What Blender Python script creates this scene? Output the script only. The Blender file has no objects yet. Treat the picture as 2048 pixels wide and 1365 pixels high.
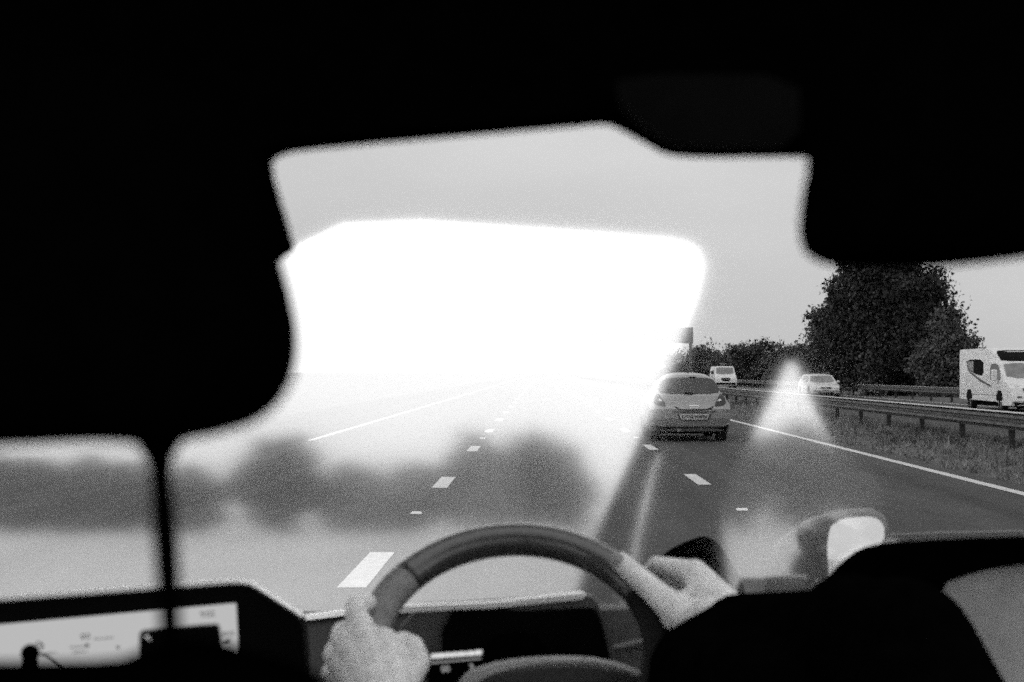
import bpy, bmesh, math, random
from mathutils import Vector, Matrix, geometry
R = math.radians
sc = bpy.context.scene

# ------------------------------------------------------------------ camera
F = 3050.0                      # focal length in pixels of a 2048 px wide frame
VX, VY = 1082.0, 745.0          # where the road vanishes
CAM = Vector((0, 0, 1.48))
cd = bpy.data.cameras.new('camera'); cam = bpy.data.objects.new('camera', cd)
sc.collection.objects.link(cam); sc.camera = cam
cam.location = CAM; cam.rotation_euler = (R(90), 0, 0)
cd.sensor_width = 36; cd.lens = F / 2048 * 36
cd.shift_x = (1024 - VX) / 2048; cd.shift_y = (VY - 682.5) / 2048
cd.clip_start = 0.05; cd.clip_end = 9000
cd.dof.use_dof = True; cd.dof.focus_distance = 12.0; cd.dof.aperture_fstop = 8.0

# ------------------------------------------------------------------ world and sun
SUN_EL, SUN_AZ = R(32), math.atan2(-0.25, -0.97)
w = bpy.data.worlds.new('World'); sc.world = w; w.use_nodes = True
nt = w.node_tree; nt.nodes.clear()
wo = nt.nodes.new('ShaderNodeOutputWorld'); bg = nt.nodes.new('ShaderNodeBackground')
sky = nt.nodes.new('ShaderNodeTexSky'); sky.sky_type = 'NISHITA'; sky.sun_disc = False
sky.sun_elevation = SUN_EL; sky.sun_rotation = math.pi / 2 - SUN_AZ
sky.air_density = 1.5; sky.dust_density = 4
bw = nt.nodes.new('ShaderNodeRGBToBW')
mul = nt.nodes.new('ShaderNodeMath'); mul.operation = 'MULTIPLY_ADD'
mul.inputs[1].default_value = 0.42; mul.inputs[2].default_value = 9.2
# soft cloud mottling of the overcast
tc = nt.nodes.new('ShaderNodeTexCoord'); mp = nt.nodes.new('ShaderNodeMapping'); mp.inputs['Scale'].default_value = (1, 1, 3)
ns = nt.nodes.new('ShaderNodeTexNoise'); ns.inputs['Scale'].default_value = 3.2; ns.inputs['Detail'].default_value = 5
mr = nt.nodes.new('ShaderNodeMapRange'); mr.inputs['To Min'].default_value = 0.78; mr.inputs['To Max'].default_value = 1.20
m2 = nt.nodes.new('ShaderNodeMath'); m2.operation = 'MULTIPLY'
L = nt.links.new
L(sky.outputs[0], bw.inputs[0]); L(bw.outputs[0], mul.inputs[0])
L(tc.outputs['Generated'], mp.inputs[0]); L(mp.outputs[0], ns.inputs['Vector']); L(ns.outputs[0], mr.inputs[0])
L(mul.outputs[0], m2.inputs[0]); L(mr.outputs[0], m2.inputs[1])
L(m2.outputs[0], bg.inputs['Color']); bg.inputs['Strength'].default_value = 0.1
L(bg.outputs[0], wo.inputs[0])
sl = bpy.data.lights.new('sun', 'SUN'); sl.energy = 0.8; sl.angle = R(20); sl.color = (1, 1, 1)
so = bpy.data.objects.new('sun', sl); sc.collection.objects.link(so)
sd = Vector((math.cos(SUN_AZ) * math.cos(SUN_EL), math.sin(SUN_AZ) * math.cos(SUN_EL), math.sin(SUN_EL)))
so.rotation_euler = sd.to_track_quat('Z', 'Y').to_euler()
sc.view_settings.view_transform = 'Standard'; sc.view_settings.look = 'None'
sc.view_settings.exposure = 0.41; sc.view_settings.gamma = 1.0
sc.render.engine = 'CYCLES'
cy = sc.cycles
cy.use_denoising = False; cy.use_adaptive_sampling = True; cy.adaptive_threshold = 0.06; cy.adaptive_min_samples = 40
cy.max_bounces = 8; cy.transparent_max_bounces = 12; cy.caustics_reflective = True
cy.sample_clamp_indirect = 6
sc.cycles.filter_width = 1.6

# ------------------------------------------------------------------ materials
MATS = {}
def mat(name, v, rough=0.6, metal=0.0, noise=0.0, nscale=20.0, spec=0.5, bump=0.0, emit=0.0, coat=0.0, stretch=None, trans=0.0):
    if name in MATS: return MATS[name]
    m = bpy.data.materials.new(name); m.use_nodes = True; t = m.node_tree; b = t.nodes['Principled BSDF']
    b.inputs['Roughness'].default_value = rough; b.inputs['Metallic'].default_value = metal
    b.inputs['Specular IOR Level'].default_value = spec; b.inputs['Coat Weight'].default_value = coat
    b.inputs['Base Color'].default_value = (v, v, v, 1)
    if emit:
        b.inputs['Emission Color'].default_value = (1, 1, 1, 1); b.inputs['Emission Strength'].default_value = emit
    c = t.nodes.new('ShaderNodeTexCoord'); n = t.nodes.new('ShaderNodeTexNoise')
    n.inputs['Scale'].default_value = nscale; n.inputs['Detail'].default_value = 6; n.inputs['Roughness'].default_value = 0.65
    if stretch:
        p = t.nodes.new('ShaderNodeMapping'); p.inputs['Scale'].default_value = stretch
        t.links.new(c.outputs['Object'], p.inputs[0]); t.links.new(p.outputs[0], n.inputs['Vector'])
    else: t.links.new(c.outputs['Object'], n.inputs['Vector'])
    if noise:
        r = t.nodes.new('ShaderNodeMapRange'); r.inputs['From Min'].default_value = 0.3; r.inputs['From Max'].default_value = 0.7
        r.inputs['To Min'].default_value = max(v * (1 - noise), 0); r.inputs['To Max'].default_value = v * (1 + noise)
        t.links.new(n.outputs[0], r.inputs[0]); t.links.new(r.outputs[0], b.inputs['Base Color'])
    if bump:
        u = t.nodes.new('ShaderNodeBump'); u.inputs['Strength'].default_value = bump; u.inputs['Distance'].default_value = 0.01
        t.links.new(n.outputs[0], u.inputs['Height']); t.links.new(u.outputs[0], b.inputs['Normal'])
    MATS[name] = m; return m

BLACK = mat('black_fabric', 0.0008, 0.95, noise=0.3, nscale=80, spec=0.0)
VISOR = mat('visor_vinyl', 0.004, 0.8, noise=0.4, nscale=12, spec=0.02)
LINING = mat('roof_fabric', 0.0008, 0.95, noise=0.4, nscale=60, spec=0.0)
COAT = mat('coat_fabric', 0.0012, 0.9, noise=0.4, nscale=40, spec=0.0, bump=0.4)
PLAS = mat('dark_plastic', 0.022, 0.6, noise=0.25, nscale=90, spec=0.3)
GLOSSB = mat('black_gloss', 0.0012, 0.8, noise=0.2, spec=0.05)
HOUSE = mat('mirror_paint', 0.30, 0.5, noise=0.06)
GREYP = mat('grey_plastic', 0.10, 0.65, noise=0.2, nscale=70, spec=0.3)
DPANEL = mat('door_panel_pale', 0.36, 0.7, noise=0.15, nscale=30)
PANEL = mat('door_panel_grey', 0.30, 0.7, noise=0.15, nscale=30)
PALE = mat('pale_highlight_and_stud', 0.85, 0.4, noise=0.06, spec=0.5)  # bright edge highlights painted as pale strips; the road studs share it
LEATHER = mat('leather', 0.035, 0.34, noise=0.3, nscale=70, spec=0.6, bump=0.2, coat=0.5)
LEATHER3 = mat('shaded_grip_leather', 0.006, 0.7, noise=0.3, nscale=70, spec=0.1, bump=0.25)  # near black: shade on the right of the rim put into the colour
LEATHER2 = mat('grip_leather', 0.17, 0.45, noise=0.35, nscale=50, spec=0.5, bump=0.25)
SKIN = mat('skin', 0.72, 0.5, noise=0.2, nscale=60, spec=0.35, bump=0.25)
NAIL = mat('nail', 0.30, 0.3, noise=0.05, spec=0.5)
HAIR = mat('hair', 0.03, 0.6, noise=0.4, nscale=120, bump=0.6)
SCREEN = mat('screen_map', 0.02, 0.4, emit=0.36)
INK = mat('screen_ink', 0.02, 0.5)
INKM = mat('screen_ink_grey', 0.02, 0.5, emit=0.10)
LIT = mat('lit_symbol', 0.02, 0.5, emit=0.55)
LITD = mat('lit_symbol_dim', 0.02, 0.5, emit=0.22)
ASPH = mat('asphalt', 0.058, 0.85, noise=0.22, nscale=2.5, spec=0.3, bump=0.2, stretch=(1, 0.25, 1))
PAINT = mat('road_paint', 0.62, 0.6, noise=0.22, nscale=9)
GRASSG = mat('verge_ground', 0.14, 0.95, noise=0.6, nscale=1.4, spec=0.1, bump=0.6)
GRASSB = mat('grass_blades', 0.19, 0.8, noise=0.6, nscale=1.1, spec=0.2)
FIELD = mat('stubble', 0.50, 0.9, noise=0.18, nscale=0.05, spec=0.1, stretch=(1, 3, 1))
HILLM = mat('hazed_hill_ground', 0.42, 0.95, noise=0.1, nscale=0.01, spec=0.1)  # paled to stand in for distance haze
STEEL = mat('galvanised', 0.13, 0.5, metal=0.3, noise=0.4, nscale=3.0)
FLANGE = mat('lit_flange_steel', 0.58, 0.5, noise=0.3, nscale=3.0)  # top of the rail paled for light falling from above
POSTM = mat('weathered_post_rail_shade', 0.025, 0.8, noise=0.4, nscale=6)
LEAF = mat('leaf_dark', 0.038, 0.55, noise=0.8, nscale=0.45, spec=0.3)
LEAF3 = mat('leaf_hazed', 0.30, 0.6, noise=0.4, nscale=0.9, spec=0.3)  # leaves paled to paint haze over the reflected trees
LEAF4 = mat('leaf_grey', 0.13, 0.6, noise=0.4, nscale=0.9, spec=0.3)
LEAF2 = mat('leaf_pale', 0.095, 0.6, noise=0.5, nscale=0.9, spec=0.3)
BARK = mat('bark', 0.05, 0.9, noise=0.4, nscale=8, bump=0.6)
CARGREY = mat('silver_paint', 0.38, 0.28, metal=0.25, noise=0.05, nscale=4, coat=0.6)
CARWHITE = mat('white_paint', 0.80, 0.3, noise=0.04, nscale=3, coat=0.5)
CARPALE = mat('pale_paint', 0.66, 0.3, noise=0.05, nscale=3, coat=0.5)
CARGLASS = mat('vehicle_glass', 0.035, 0.12, noise=0.3, nscale=4, spec=0.7)
CARGLASS3 = mat('tinted_rear_glass', 0.07, 0.25, noise=0.4, nscale=2, spec=0.5)
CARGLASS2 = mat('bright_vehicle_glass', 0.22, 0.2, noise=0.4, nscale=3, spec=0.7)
RUB = mat('tyre_rubber', 0.012, 0.9, noise=0.3)
DARK = mat('underbody', 0.006, 0.9, noise=0.3, spec=0.1)
RIM = mat('rim_metal', 0.35, 0.4, metal=0.6, noise=0.2)
LAMPR = mat('tail_lens', 0.03, 0.15, noise=0.4, nscale=30, spec=0.7)
LAMPW = mat('clear_lens', 0.7, 0.2, noise=0.15, nscale=30)
CHROME = mat('bright_metal', 0.85, 0.25, metal=0.7, noise=0.05)
PLATE = mat('plate', 0.62, 0.5, noise=0.05)
SIGNM = mat('sign_back', 0.12, 0.6, noise=0.2)
DMIR = mat('mirror_silver', 0.97, 0.06, metal=1.0)

def glass_pane_material():
    m = bpy.data.materials.new('windscreen_glass'); m.use_nodes = True; t = m.node_tree; t.nodes.clear()
    o = t.nodes.new('ShaderNodeOutputMaterial'); x = t.nodes.new('ShaderNodeMixShader'); x.inputs[0].default_value = 0.55
    a = t.nodes.new('ShaderNodeBsdfTransparent'); g = t.nodes.new('ShaderNodeBsdfGlossy'); g.inputs['Roughness'].default_value = 0.068
    t.links.new(a.outputs[0], x.inputs[1]); t.links.new(g.outputs[0], x.inputs[2]); t.links.new(x.outputs[0], o.inputs[0])
    return m
WGLASS = glass_pane_material()

# long streaks, patches and wheel tracks worn into the tarmac
t_ = ASPH.node_tree; b_ = t_.nodes['Principled BSDF']; old = b_.inputs['Base Color'].links[0].from_socket
c_ = t_.nodes.new('ShaderNodeTexCoord'); m_ = t_.nodes.new('ShaderNodeMapping'); m_.inputs['Scale'].default_value = (1.3, .012, 1)
n_ = t_.nodes.new('ShaderNodeTexNoise'); n_.inputs['Scale'].default_value = 1.0; n_.inputs['Detail'].default_value = 4
r_ = t_.nodes.new('ShaderNodeMapRange'); r_.inputs['From Min'].default_value = .3; r_.inputs['From Max'].default_value = .7; r_.inputs['To Min'].default_value = .6; r_.inputs['To Max'].default_value = 1.35
x_ = t_.nodes.new('ShaderNodeMath'); x_.operation = 'MULTIPLY'
t_.links.new(c_.outputs['Object'], m_.inputs[0]); t_.links.new(m_.outputs[0], n_.inputs['Vector']); t_.links.new(n_.outputs[0], r_.inputs[0])
t_.links.new(old, x_.inputs[0]); t_.links.new(r_.outputs[0], x_.inputs[1]); t_.links.new(x_.outputs[0], b_.inputs['Base Color'])

# ------------------------------------------------------------------ helpers
def P(px, py, d):
    return Vector(((px - VX) / F * d, d, CAM.z - (py - VY) / F * d))
def link(o): sc.collection.objects.link(o); return o
def empty(name, loc=(0, 0, 0), rz=0, label=None, cat=None, group=None, kind=None):
    o = link(bpy.data.objects.new(name, None)); o.location = loc; o.rotation_euler = (0, 0, rz); o.empty_display_size = 0.2
    return tag(o, label, cat, group, kind)
def tag(o, label=None, cat=None, group=None, kind=None):
    if label: o['label'] = label
    if cat: o['category'] = cat
    if group: o['group'] = group
    if kind: o['kind'] = kind
    return o

class MB:
    def __init__(s): s.v = []; s.f = []
    def add(s, vs, fs):
        b = len(s.v); s.v += [Vector(q) for q in vs]; s.f += [tuple(i + b for i in f) for f in fs]; return s
    def box(s, lo, hi):
        (a, b, c), (d, e, f) = lo, hi
        return s.add([(a,b,c),(d,b,c),(d,e,c),(a,e,c),(a,b,f),(d,b,f),(d,e,f),(a,e,f)],
                     [(3,2,1,0),(4,5,6,7),(0,1,5,4),(1,2,6,5),(2,3,7,6),(3,0,4,7)])
    def tube(s, pts, r, n=10, cap=True):
        pts = [Vector(p) for p in pts]; rs = r if isinstance(r, (list, tuple)) else [r] * len(pts)
        b = len(s.v); prev = None
        for i, p in enumerate(pts):
            t = (pts[min(i + 1, len(pts) - 1)] - pts[max(i - 1, 0)]).normalized()
            if prev is None: prev = t.orthogonal().normalized()
            u = (prev - t * prev.dot(t)).normalized(); prev = u; v = t.cross(u)
            for k in range(n):
                a = 2 * math.pi * k / n; s.v.append(p + (u * math.cos(a) + v * math.sin(a)) * rs[i])
        for i in range(len(pts) - 1):
            for k in range(n):
                s.f.append((b + i*n + k, b + i*n + (k+1) % n, b + (i+1)*n + (k+1) % n, b + (i+1)*n + k))
        if cap:
            s.f.append(tuple(b + k for k in range(n))[::-1]); s.f.append(tuple(b + (len(pts)-1)*n + k for k in range(n)))
        return s
    def capsule(s, a, b, ra, rb, n=14):
        a = Vector(a); b = Vector(b); t = (b - a).normalized() if (b - a).length > 1e-6 else Vector((0, 0, 1))
        pts = []; rr = []
        for k in range(5):
            q = math.pi / 2 * (k + 0.35) / 5.35; pts.append(a - t * ra * math.cos(q)); rr.append(ra * math.sin(q))
        pts.append(a); rr.append(ra); pts.append(b); rr.append(rb)
        for k in range(4, -1, -1):
            q = math.pi / 2 * (k + 0.35) / 5.35; pts.append(b + t * rb * math.cos(q)); rr.append(rb * math.sin(q))
        return s.tube(pts, rr, n)
    def ellipsoid(s, c, r, rot=None, n=20, m=14):
        c = Vector(c); b = len(s.v); M3 = rot or Matrix.Identity(3)
        for i in range(1, m):
            p = math.pi * i / m
            for k in range(n):
                a = 2 * math.pi * k / n
                s.v.append(c + M3 @ Vector((r[0]*math.sin(p)*math.cos(a), r[1]*math.sin(p)*math.sin(a), r[2]*math.cos(p))))
        top = len(s.v); s.v.append(c + M3 @ Vector((0, 0, r[2]))); bot = len(s.v); s.v.append(c - M3 @ Vector((0, 0, r[2])))
        for i in range(m - 2):
            for k in range(n): s.f.append((b+i*n+k, b+(i+1)*n+k, b+(i+1)*n+(k+1) % n, b+i*n+(k+1) % n))
        for k in range(n):
            s.f.append((top, b + k, b + (k+1) % n)); s.f.append((bot, b + (m-2)*n + (k+1) % n, b + (m-2)*n + k))
        return s
    def cyl(s, a, b, r, n=24): return s.tube([a, b], r, n)
    def xf(s, M): s.v = [M @ v for v in s.v]; return s
    def build(s, name, m, parent=None, smooth=False, bevel=0.0, label=None, flip=False):
        me = bpy.data.meshes.new(name); me.from_pydata([tuple(v) for v in s.v], [], [f[::-1] for f in s.f] if flip else s.f)
        me.materials.append(m); me.update()
        if smooth: me.polygons.foreach_set('use_smooth', [True] * len(me.polygons))
        o = link(bpy.data.objects.new(name, me))
        if parent: o.parent = parent
        if bevel:
            bm = o.modifiers.new('bevel', 'BEVEL'); bm.width = bevel; bm.segments = 2; bm.limit_method = 'ANGLE'
        if label: o['label'] = label
        return o

def smooth_outline(pts, it=2):
    """Chaikin corner cutting of a closed outline"""
    p = [Vector(q) for q in pts]
    for _ in range(it):
        q = []
        for i in range(len(p)):
            a, b = p[i], p[(i + 1) % len(p)]
            q += [a * 0.8 + b * 0.2, a * 0.2 + b * 0.8]
        p = q
    return [(a.x, a.y) for a in p]

def inside(pt, poly):
    x, y = pt; c = False
    for i in range(len(poly)):
        x1, y1 = poly[i]; x2, y2 = poly[i - 1]
        if (y1 > y) != (y2 > y) and x < (x2 - x1) * (y - y1) / (y2 - y1) + x1: c = not c
    return c

def patch(mb, outline, fn, step=None, holes=(), thick=None):
    """triangulated sheet inside an outline (u, v), mapped by fn to 3D; thick: vector for the back sheet"""
    vs = [Vector((x, y)) for x, y in outline]; es = [(i, (i + 1) % len(outline)) for i in range(len(outline))]
    for h in holes:
        b = len(vs); vs += [Vector((x, y)) for x, y in h]; es += [(b + i, b + (i + 1) % len(h)) for i in range(len(h))]
    if step:
        xs = [p[0] for p in outline]; ys = [p[1] for p in outline]
        nx = int((max(xs) - min(xs)) / step); ny = int((max(ys) - min(ys)) / step)
        for i in range(1, nx + 1):
            for j in range(1, ny + 1):
                q = (min(xs) + i * step * 0.999, min(ys) + j * step * 0.999)
                if inside(q, outline) and not any(inside(q, h) for h in holes): vs.append(Vector(q))
    r = geometry.delaunay_2d_cdt(vs, es, [], 0, 1e-7)
    V2, E2, F2 = r[0], r[1], r[2]
    keep = []
    for f in F2:
        c = sum((V2[i] for i in f), Vector((0, 0))) / len(f)
        if inside(c, outline) and not any(inside(c, h) for h in holes): keep.append(tuple(f))
    pts = [fn(v.x, v.y) for v in V2]
    mb.add(pts, keep)
    if thick is not None:
        th = thick if callable(thick) else (lambda u, v: Vector(thick))
        back = [fn(v.x, v.y) + th(v.x, v.y) for v in V2]; n = len(pts)
        edge = {}
        for f in keep:
            for i in range(len(f)):
                a, b = f[i], f[(i + 1) % len(f)]; edge[(a, b)] = 1
        side = [(a, b) for (a, b) in edge if (b, a) not in edge]
        b0 = len(mb.v) - n
        b1 = len(mb.v); mb.v += back; mb.f += [tuple(b1 + i for i in f[::-1]) for f in keep]
        mb.f += [(b0 + b, b0 + a, b1 + a, b1 + b) for a, b in side]
    return mb

def slab_px(name, outline, d, thick, m, parent, smooth_it=0, bulge=0.0, step=None, bevel=0.0, label=None, slope=0.0):
    """solid panel facing the cabin with the given outline, at distance d; slope: metres deeper per metre up"""
    ol = smooth_outline(outline, smooth_it) if smooth_it else outline
    cx = sum(p[0] for p in ol) / len(ol); cyy = sum(p[1] for p in ol) / len(ol)
    rx = max(abs(p[0] - cx) for p in ol); ry = max(abs(p[1] - cyy) for p in ol)
    def fn(u, v):
        dd = d + slope * (cyy - v) / F * d
        if bulge:
            q = min(1, ((u - cx) / rx) ** 2 + ((v - cyy) / ry) ** 2); dd -= bulge * (1 - q)
        return P(u, v, dd)
    mb = MB(); patch(mb, ol, fn, step=step, thick=(lambda u, v: Vector((0, thick, 0))))
    return mb.build(name, m, parent, smooth=False, bevel=bevel, label=label)

# ------------------------------------------------------------------ mirror geometry of the windscreen
yaw = R(40)
g0 = Vector((0, 2.35, CAM.z))
nn = Vector((-math.sin(yaw), -math.cos(yaw), 0)); nn.z = 0.061; nn.normalize()
def mirror(p): return p - 2 * ((p - g0).dot(nn)) * nn
phi = math.atan((1030 - VY) / F)
VU = Vector((0, math.sin(phi), math.cos(phi))); VF = Vector((0, math.cos(phi), -math.sin(phi))); VR = Vector((1, 0, 0))
def VP_(px, D, h): # point at apparent column px, distance D, height h above the field, of the landscape seen in the glass
    return mirror(CAM + VR * ((px - VX) / F * D) + VF * D + VU * (h - HV))
# field plane
N2 = VU - 2 * VU.dot(nn) * nn
HV = 1.0
q0 = VP_(1082, 50, 0)
def field_z(x, y): return q0.z - (N2.x * (x - q0.x) + N2.y * (y - q0.y)) / N2.z

# ------------------------------------------------------------------ the setting
def sheet(name, x0, x1, y0, y1, z, m, nx=1, ny=1, zf=None):
    mb = MB(); vs = []; fs = []
    for j in range(ny + 1):
        for i in range(nx + 1):
            x = x0 + (x1 - x0) * i / nx; y = y0 + (y1 - y0) * j / ny; vs.append((x, y, zf(x, y) if zf else z))
    for j in range(ny):
        for i in range(nx):
            a = j * (nx + 1) + i; fs.append((a, a + 1, a + nx + 2, a + nx + 1))
    mb.add(vs, fs); return tag(mb.build(name, m), kind='structure')
sheet('ground', -9.5, 5000, -500, 6000, -0.02, GRASSG)
mb = MB().add([(-9.5, 11, -.024), (-9.5, 6000, -.024), (-4000, 6000, -.024), (-4000, 1208, -.024)], [(0, 1, 2, 3)]); tag(mb.build('ground', GRASSG, flip=True), kind='structure')
sheet('verge_slope', -10.4, -9.5, -300, 11, 0, GRASSG, 2, 30, zf=lambda x, y: -0.02 + (field_z(-10.4, y) + .02) * (-9.5 - x) / 0.9)
sheet('road', -8.8, 6.5, -120, 2500, 0.0, ASPH)
sheet('opposite_road', 10.6, 19.7, -60, 2500, 0.0, ASPH)
mb = MB(); nx_, ny_ = 40, 24
for i in range(nx_ + 1):
    x = -10.4 - 700 * (i / nx_) ** 2
    for k in range(ny_ + 1):
        y = -300 + (308 + .3 * -x) * k / ny_; mb.v.append(Vector((x, y, field_z(x, y))))
for i in range(nx_):
    for k in range(ny_): a = i * (ny_ + 1) + k; mb.f.append((a, a + 1, a + ny_ + 2, a + ny_ + 1))
tag(mb.build('field', FIELD), kind='structure')
# painted markings
mk = MB()
def dash(x, y0, y1, w_): mk.add([(x-w_/2,y0,.006),(x+w_/2,y0,.006),(x+w_/2,y1,.006),(x-w_/2,y1,.006)], [(0,1,2,3)])
for k in range(-3, 60):
    dash(-1.30, 10.45 + 9*k, 12.5 + 9*k, 0.20); dash(2.15, 11.0 + 9*k, 13.1 + 9*k, 0.18)
dash(5.86, -60, 2200, 0.17); dash(-5.0, 33, 2200, 0.14)
for k in range(0, 60):
    dash(13.6, 10.5 + 9*k, 12.5 + 9*k, 0.15)
dash(19.3, -40, 1500, 0.2); pass
tag(mk.build('road_markings', PAINT), kind='structure')
# road studs
stud0 = MB(); stud0.add([(-.06,-.05,0),(.06,-.05,0),(.05,-.03,.02),(-.05,-.03,.02),(-.06,.05,0),(.06,.05,0),(.05,.03,.02),(-.05,.03,.02)],
                        [(0,1,2,3),(3,2,6,7),(7,6,5,4),(0,3,7,4),(1,5,6,2),(0,4,5,1)])
sm = None
for (x, y) in [(-1.30, 15.9), (-1.30, 33.9), (2.15, 16.3), (2.15, 34.3)]:
    if sm is None: sm = stud0.build('road_stud', PALE); o = sm
    else: o = link(sm.copy())
    o.location = (x, y, 0.007)
    lane = 'left' if x < 0 else 'right'
    tag(o, 'reflective road stud between the %s lane dashes, %s' % (lane, 'nearer one, just above the steering wheel' if y < 20 else 'further one'),
        'road stud', 'reflective road studs')
# hills far off on the right
hp = [(300, 0)]
for i in range(41):
    x = 300 + i * 35; hp.append((x, 20 + 9 * math.sin(i * 0.33) + 5 * math.sin(i * 0.9 + 1)))
hp.append((1700, 0))
mb = MB(); n = len(hp)
vs = [(x, 1500, z) for x, z in hp] + [(x, 1900, 0 if z == 0 else z * 0.6) for x, z in hp]
mb.add(vs, [(i, i + 1, n + i + 1, n + i) for i in range(n - 1)] + [tuple(range(n))])
tag(mb.build('hills', HILLM), kind='structure')
# verge grass between road and central barrier
random.seed(5)
gb = MB()
def tuft(x, y, h, k, z=0):
    for _ in range(k):
        a = random.uniform(0, math.pi); dx, dy = 0.012 * math.cos(a), 0.012 * math.sin(a)
        ox, oy = random.gauss(0, .05), random.gauss(0, .05); lx, ly = random.gauss(0, .4) * h, random.gauss(0, .4) * h
        hh = h * random.uniform(.5, 1.1)
        gb.add([(x+ox-dx, y+oy-dy, z), (x+ox+dx, y+oy+dy, z), (x+ox+lx, y+oy+ly, z+hh)], [(0, 1, 2)])
for _ in range(5200):
    y = 14 + 60 * random.random() ** 1.7; x = random.uniform(6.3, 10.4)
    hgt = 0.09 if x < 7.3 else (0.15 if x < 8.6 or x > 9.5 else .10)
    if random.random() < .10: hgt *= 2.0
    tuft(x, y, hgt, 6)
tag(gb.build('grass', GRASSB), 'rough unmown grass growing along the central reservation under the crash barrier', 'grass', kind='stuff')

wd = MB(); random.seed(21); gb_ = gb; gb = wd
for _ in range(46):
    cy0 = 18 + 60 * random.random() ** 1.4; cx0 = random.uniform(7.4, 9.9); rr0 = random.uniform(.15, .5)
    for _ in range(int(120 * rr0)): tuft(cx0 + random.gauss(0, rr0 * .6), cy0 + random.gauss(0, rr0 * 2), random.uniform(.06, .20), 5)
tag(wd.build('weeds', LEAF), 'dark weeds growing in patches through the long grass under the nearer barrier', 'weeds', kind='stuff')

# ------------------------------------------------------------------ crash barriers
def barrier(X, y0, y1, step, start, label, h=0.70, side=-1):
    root = empty('crash_barrier', (X, y0, 0), 0, label, 'crash barrier', 'motorway crash barriers')
    prof = [(0, h-.30), (.0, h-.285), (-.05, h-.255), (-.05, h-.205), (0, h-.175), (0, h-.13), (-.05, h-.10), (-.05, h-.045), (0, h-.015), (.0, h), (.012, h), (.012, h-.3)]
    m = MB(); n = len(prof); ys = []
    y = y0
    while y < y1: ys.append(y - y0); y += 4.0
    for yy in ys:
        for px_, pz in prof: m.v.append(Vector((px_ * 2.0, yy, pz)))
    for i in range(len(ys) - 1):
        for k in range(n): m.f.append((i*n+k, i*n+(k+1) % n, (i+1)*n+(k+1) % n, (i+1)*n+k))
    m.build('rail', STEEL, root)
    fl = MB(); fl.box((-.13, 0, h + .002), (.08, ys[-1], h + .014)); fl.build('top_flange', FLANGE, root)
    lf = MB(); lf.box((-.13, 0, h - .315), (.02, ys[-1], h - .303)); lf.build('lower_flange_shade', POSTM, root)  # dark colour paints the shade under the rail
    pm = MB(); pm.box((.02, -.05, -0.02), (.12, .05, h - .06)); pm.box((-.0, -.02, h-.24), (.03, .02, h-.06))
    p0 = None; y = start; c = 0
    while y < y1 and c < 100:
        if p0 is None: p0 = pm.build('post', POSTM, root); o = p0
        else: o = link(p0.copy()); o.parent = root
        o.location = (0, y - y0, 0); y += step; c += 1
    return root
barrier(9.1, 4, 420, 3.5, 5.2, 'nearer steel crash barrier along the central reservation, on dark posts in long grass')
barrier(20.4, 30, 420, 4.0, 32, 'further steel crash barrier at the foot of the big trees, behind the oncoming traffic')

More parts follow.
